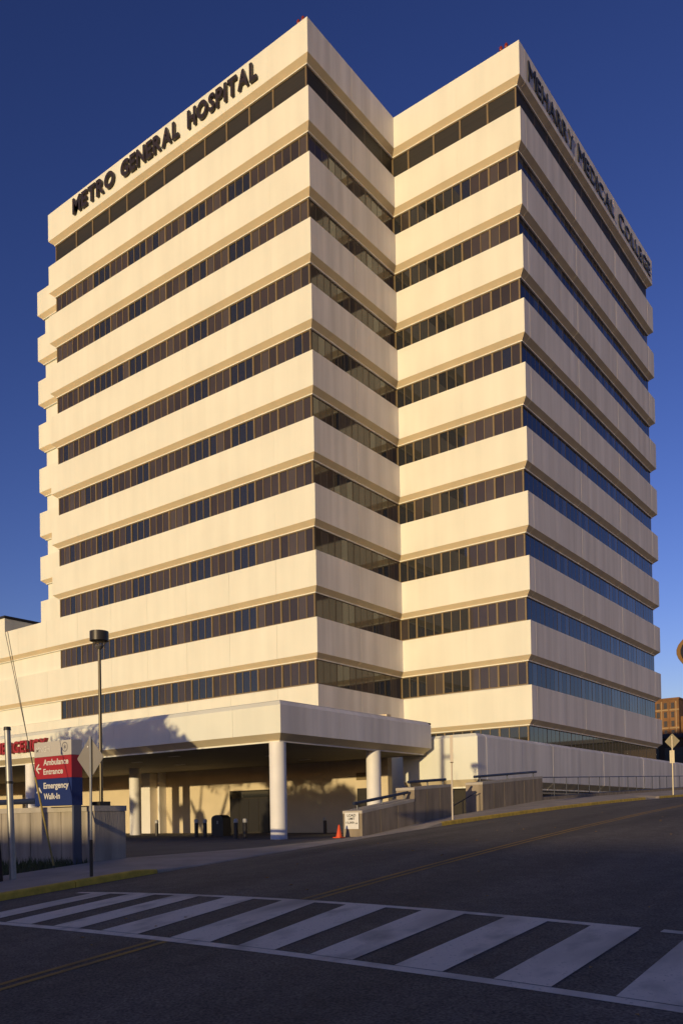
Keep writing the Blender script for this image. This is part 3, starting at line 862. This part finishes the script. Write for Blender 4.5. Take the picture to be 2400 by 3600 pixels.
# load limit sign
ll = thing('notice_sign', 'white LOAD LIMIT 15000 notice fixed on the end of the low wall', 'sign', (12.6, -14.02, .54))
lpz = MB().box(-.29, -.012, 0, .29, 0, .56).build('sign_plate', WHITE, ll)
def ltext(s, x0, z0, w, h): place_mesh(text_mesh(s, 1, .01, .02), 'lettering', BLACK, Vector((x0, -.0125, z0)), X, Z, w, h, .003, lpz)
ltext('LOAD', -.19, .42, .36, .09); ltext('LIMIT', -.14, .31, .27, .08); ltext('15,000', -.24, .17, .34, .085); ltext('LBS', .14, .17, .11, .05)
# cone
cn = thing('traffic_cone', 'orange traffic cone in front of the low wall', 'cone', (12.45, -14.55, plaza_z(12.45, -14.55)))
MB().box(-.15, -.15, 0, .15, .15, .03).build('base', CONEM, cn)
b = MB(); b.lathe([(.11, .03), (.028, .43), (.02, .44)], n=18); b.build('cone_body', CONEM, cn, smooth=True)
# bollards
bdefs = [((-6.13, -6.6), 'dark bollard nearest the left round column'), ((-.78, -8.67), 'left bollard of the pair left of the litter bin'), ((-.22, -8.63), 'right bollard of the pair left of the litter bin'),
         ((3.53, -10.34), 'left bollard of the pair in front of the dark doors'), ((4.03, -10.29), 'right bollard of the pair in front of the dark doors'), ((1.6, -1.6), 'single bollard with a pale band right of the big column'), ((5.6, -10.2), 'bollard partly hidden beside the big white column')]
proto = None
for (x, y_), lab in bdefs:
    if proto is None:
        proto = thing('bollard', lab, 'bollard', (x, y_, .09), 0, 'bollards under the canopy')
        b = MB(); b.lathe([(.095, 0), (.095, .66), (.085, .665), (.085, .70)], n=16); b.build('shaft', BOLLM, proto, smooth=True)
        b = MB(); b.lathe([(.1, .70), (.1, .84), (.07, .87), (.01, .88)], n=16); b.build('cap', BOLLW, proto, smooth=True)
        continue
    t = copy_tree(proto); t.location = (x, y_, .09); t['label'] = lab
# litter bin
bn = thing('litter_bin', 'dark domed litter bin standing by the bollards', 'bin', (-1.42, -6.37, .09))
MB().box(-.42, -.28, 0, .42, .28, .86).build('body', BINM, bn)
b = MB(); n_ = 12; vs = []
for i in range(n_+1):
    t = math.pi*i/n_; vs += [(-.42*math.cos(t), -.28, .86+.22*math.sin(t)), (-.42*math.cos(t), .28, .86+.22*math.sin(t))]
b.add(vs, [(2*i, 2*i+2, 2*i+3, 2*i+1) for i in range(n_)]+[tuple(2*i for i in range(n_, -1, -1)), tuple(2*i+1 for i in range(n_+1))]); b.build('hood', BINM, bn)
MB().box(.0, -.31, .62, .1, -.28, .78).build('flap', STEEL, bn)

# poles at the left edge with the guy wires
mp_ = thing('utility_post', 'leaning galvanised steel post at the left edge of the grass', 'pole', (13.8, -27.28, -.15))
MB().tube((0, 0, -.2), (-.12, -.02, 3.0), .072, .062, n=16).build('post', STEEL, mp_, smooth=True)
MB().tube((-.12, -.02, 3.0), (-.122, -.02, 3.07), .075, .068, n=16).build('cap', DKSTEEL, mp_, smooth=True)
MB().tube((-.075, -.012, 1.9), (-.076, -.012, 1.95), .078, n=16).build('band', DKSTEEL, mp_, smooth=True)
wp_ = thing('utility_pole', 'dark wooden utility pole cut by the left edge of the photo', 'pole', (13.8, -27.62, -.2))
MB().tube((0, 0, -.3), (-.35, 0, 2.9), .12, .115, n=16).build('pole', WOOD, wp_, smooth=True)
gw_ = thing('guy_wire', 'guy wires with a yellow guard anchored in the grass by the wall', 'cable', (13.6, -26.19, 0))
g0 = Vector((0, 0, -.05)); gd = Vector((-1.55, .2, 4.4)); gj = Vector((-1.02, .06, 2.72))
MB().tube(g0, gj, .012, n=6).build('wire', WIRE, gw_)
MB().tube(g0+(gj-g0)*.02, g0+(gj-g0)*.72, .022, n=8).build('guard', GUYY, gw_)
for ddx in (0, .10):
    MB().tube(gj, gj+Vector((-.62-ddx, -.1, 2.6)), .007, n=6).build('wire', WIRE, gw_)
MB().tube(gj-Vector((.0, 0, .12)), gj+Vector((0, 0, .05)), .03, n=8).build('clamp', DKSTEEL, gw_)

# hanging diamond sign cut by the right edge
rs = thing('road_sign', 'orange bordered dark diamond sign cut by the right edge of the photo', 'road sign', (26.79, -24.90, road_z(26.9, -25)+.1), R(37))
zc = 3.08-(road_z(26.9, -25)+.1)
MB().tube((.9, .05, 0), (.9, .05, zc+1.0), .05, n=12).build('post', STEEL, rs)
MB().tube((0, .05, zc), (.9, .05, zc), .03, n=10).build('arm', STEEL, rs)
diamond_plate(.64, .64, .24, .012, 0, zc).build('sign_plate', SIGNORANGE, rs)
diamond_plate(.585, .585, .24, .006, -.008, zc).build('sign_face', SIGNDARK, rs)
place_mesh(text_mesh('R', 1, .01, .02), 'lettering', PALE, Vector((-.44, -.012, zc-.1)), X, Z, .16, .2, .003, rs)

# ------------------------------------------------------------------ beyond: brick building far off, dark low wing
fb = thing('brick_building', 'distant orange brown brick building with pale window bays beyond the tower', 'building', (-54, 262, 0))
MB().box(-8, -8.0, 0, 4.7, 10, 38.6).build('wall', BRICK, fb)
MB().box(4.72, -6.0, 0, 34, 12, 32.9).build('wing_wall', BRICK, fb)
MB().box(-8.2, -8.2, 38.6, 4.9, 10.2, 39.2).build('parapet', BRICK, fb)
for zf in range(8):
    z0 = 14.3+zf*3.05
    for q in range(5):
        x = -7.2+q*2.35
        MB().box(x, -8.15, z0, x+1.0, -8.0, z0+1.9).build('window', BRICKG, fb)
    if zf % 2 == 0: MB().box(-8.05, -8.18, z0+2.3, 4.75, -8.0, z0+2.8).build('string_course', BRICKT, fb)
for zf in range(6):
    for q in range(5):
        x = 6.2+q*2.5
        MB().box(x, -6.15, 14.6+zf*3.05, x+1.1, -6.0, 16.4+zf*3.05).build('window', BRICKG, fb)
for q in range(6):
    MB().box(-8.1+q*2.35, -8.22, 12, -7.75+q*2.35, -8.0, 38).build('pier', BRICKT if q % 2 else BRICK, fb)
dw = thing('low_wing', 'low dark flat roofed wing in shadow behind the tower', 'building', (6, 56, 0))
MB().box(-16, 0, -.5, 22, 25, 8.8).build('wall', DARKM, dw)
MB().box(-16.4, -.6, 8.8, 22.4, 25, 9.25).build('roof', NAVY, dw)
for q in range(9):
    MB().box(-15.5+q*4.1, -.08, 5.0, -12.0+q*4.1, 0, 7.8).build('window', GL_CLEAR, dw)

# ------------------------------------------------------------------ out of frame: what throws the shade over the foreground
row = thing('shading_block', 'unseen long low brick block added behind the camera to shade the foreground', 'building', (20, -90, -2.46))  # unseen block, added and sized to keep the low sun off the foreground
MB().box(-120, -12, 0, 120, 0, 8.2).build('wall', BRICK, row)
MB().box(-120.3, -12.3, 8.2, 120.3, .3, 8.5).build('parapet', CONC_CAP, row)
for q in range(40): MB().box(-117+q*5.9, 0, 3.2, -114+q*5.9, .06, 5.6).build('window', BRICKG, row)

def leaf_cloud(blobs, n, size, rng):
    b = MB()
    for i in range(n):
        c, r_ = rng.choice(blobs)
        p = Vector((rng.gauss(0, .5), rng.gauss(0, .5), rng.gauss(0, .45)))
        if p.length > 1.25: p *= .7
        p = Vector(c)+Vector((p.x*r_[0], p.y*r_[1], p.z*r_[2]))
        a = Vector((rng.gauss(0, 1), rng.gauss(0, 1), rng.gauss(0, 1))).normalized(); t_ = a.orthogonal().normalized(); u_ = a.cross(t_)
        s_ = size*rng.uniform(.6, 1.3)
        b.add([p-t_*s_, p+u_*s_*.5, p+t_*s_, p-u_*s_*.5], [(0, 1, 2, 3)])
    return b
def tree(label, loc, limbs, blobs, n, size, seed):
    t = thing('street_tree', label, 'tree', loc, 0, 'street trees beside the cross street')
    rng = random.Random(seed)
    b = MB()
    for p0, p1, ra, rb in limbs: b.tube(p0, p1, ra, rb, n=9)
    b.build('trunk', BARK, t)
    leaf_cloud(blobs, n, size, rng).build('crown', LEAF, t)
    return t
tz = -1.3
tree('spreading street tree with forked limbs', (-4.6, -35, tz),
     [((0, 0, 0), (.1, 0, 3.2), .28, .22), ((.1, 0, 3.0), (-1.8, .1, 6.4), .2, .1), ((.1, 0, 3.1), (1.6, 0, 6.8), .2, .1), ((.1, 0, 1.8), (-3.4, 0, 4.6), .15, .08), ((-3.4, 0, 4.6), (-4.4, 0, 6.2), .08, .03), ((-2.2, 0, 3.6), (-2.0, 0, 5.6), .07, .03), ((.7, 0, 4.6), (2.9, .1, 6.6), .12, .05), ((-1, 0, 5.0), (-.6, 0, 8), .1, .05)],
     [((.8, 0, 7.9), (1.5, 1.5, 1.0)), ((2.8, 0, 8.0), (1.7, 1.3, .9)), ((4.6, 0, 8.2), (1.2, 1.1, .55)), ((5.4, 0, 7.4), (.9, 1, .5)), ((6.6, 0, 8.4), (.5, 1, .35)), ((6.2, .2, 7.9), (.55, .6, .4)), ((7.3, 0, 7.3), (.4, .5, .3)), ((-2.6, 0, 5.6), (.6, .7, .5)), ((2.4, 0, 6.5), (.5, .6, .35)), ((-.9, 0, 5.2), (.4, .5, .5))], 6500, .15, 3)
tree('dense low tree beside the spreading one', (3.4, -34, tz),
     [((0, 0, 0), (0, 0, 3.4), .25, .16), ((0, 0, 2.6), (-1.8, 0, 5.0), .14, .05), ((0, 0, 3), (1.6, 0, 5.6), .14, .05), ((0, 0, 3.2), (.3, 0, 6.6), .12, .04)],
     [((-1.0, 0, 5.4), (2.0, 1.5, 1.7)), ((1.2, 0, 5.3), (1.9, 1.5, 1.7)), ((0, 0, 3.8), (2.6, 1.3, 1.3)), ((2.3, 0, 5.6), (1.0, 1, 1.1)), ((-2.4, 0, 4.4), (1.0, 1, 1.2)), ((2.5, 0, 3.6), (.9, 1, 1.0))], 15000, .17, 5)
tree('broad leafy tree behind the dense low one', (2.7, -36.5, tz),
     [((0, 0, 0), (.1, 0, 5.2), .22, .14), ((.1, 0, 4.8), (-2.0, 0, 8.0), .11, .04), ((.1, 0, 5), (1.6, 0, 7.8), .11, .04), ((0, 0, 5), (0, 0, 8.4), .1, .04)],
     [((-2.2, 0, 8.5), (1.2, 1, .85)), ((-.6, 0, 8.2), (1.2, 1, .85)), ((.8, 0, 7.9), (1.0, 1, .7)), ((1.9, 0, 7.5), (.7, .8, .45)), ((.5, 0, 8.9), (.5, .5, .4))], 3800, .15, 9)
lmp = thing('utility_pole', 'wooden utility pole with a side arm beyond the left edge', 'pole', (11.9, -32, -1.2), 0)
MB().tube((0, 0, 0), (0, 0, 10), .15, .11, n=12).build('pole', WOOD, lmp)
MB().tube((0, 0, 7.75), (.6, 0, 7.75), .08, n=8).build('arm', DKSTEEL, lmp)

# grass in the verge, fallen leaves on the street
rng = random.Random(4)
b = MB()
for i in range(5000):
    x = rng.uniform(6.5, 12.95); y_ = rng.uniform(-28.2, -24.75)
    z = z13(y_)-.03-(13-x)*.035*smoothstep((13-x)/4)
    a = rng.uniform(0, 6.28); h = rng.uniform(.04, .15)*(1.5 if y_ > -25.2 else 1); w = .012
    dx, dy = math.cos(a)*w, math.sin(a)*w; lx, ly = rng.uniform(-.06, .06), rng.uniform(-.06, .06)
    b.add([(x-dx, y_-dy, z), (x+dx, y_+dy, z), (x+lx, y_+ly, z+h)], [(0, 1, 2)])
tag(b.build('grass', GRASSM), 'sparse dark grass along the foot of the left concrete wall', 'grass', kind='stuff')
b = MB()
for i in range(70):
    x = CAM.x+rng.uniform(-12, -1.6); y_ = CAM.y+rng.uniform(4.5, 26)
    z = road_z(x, y_)+.012; a = rng.uniform(0, 6.28); s_ = rng.uniform(.02, .05)
    c, s = math.cos(a)*s_, math.sin(a)*s_
    b.add([(x-c, y_-s, z), (x+s*.5, y_-c*.5, z+.012), (x+c, y_+s, z), (x-s*.5, y_+c*.5, z+.01)], [(0, 1, 2, 3)])
tag(b.build('fallen_leaves', DRYLEAF), 'small yellow leaves scattered on the asphalt', 'leaves', kind='stuff')
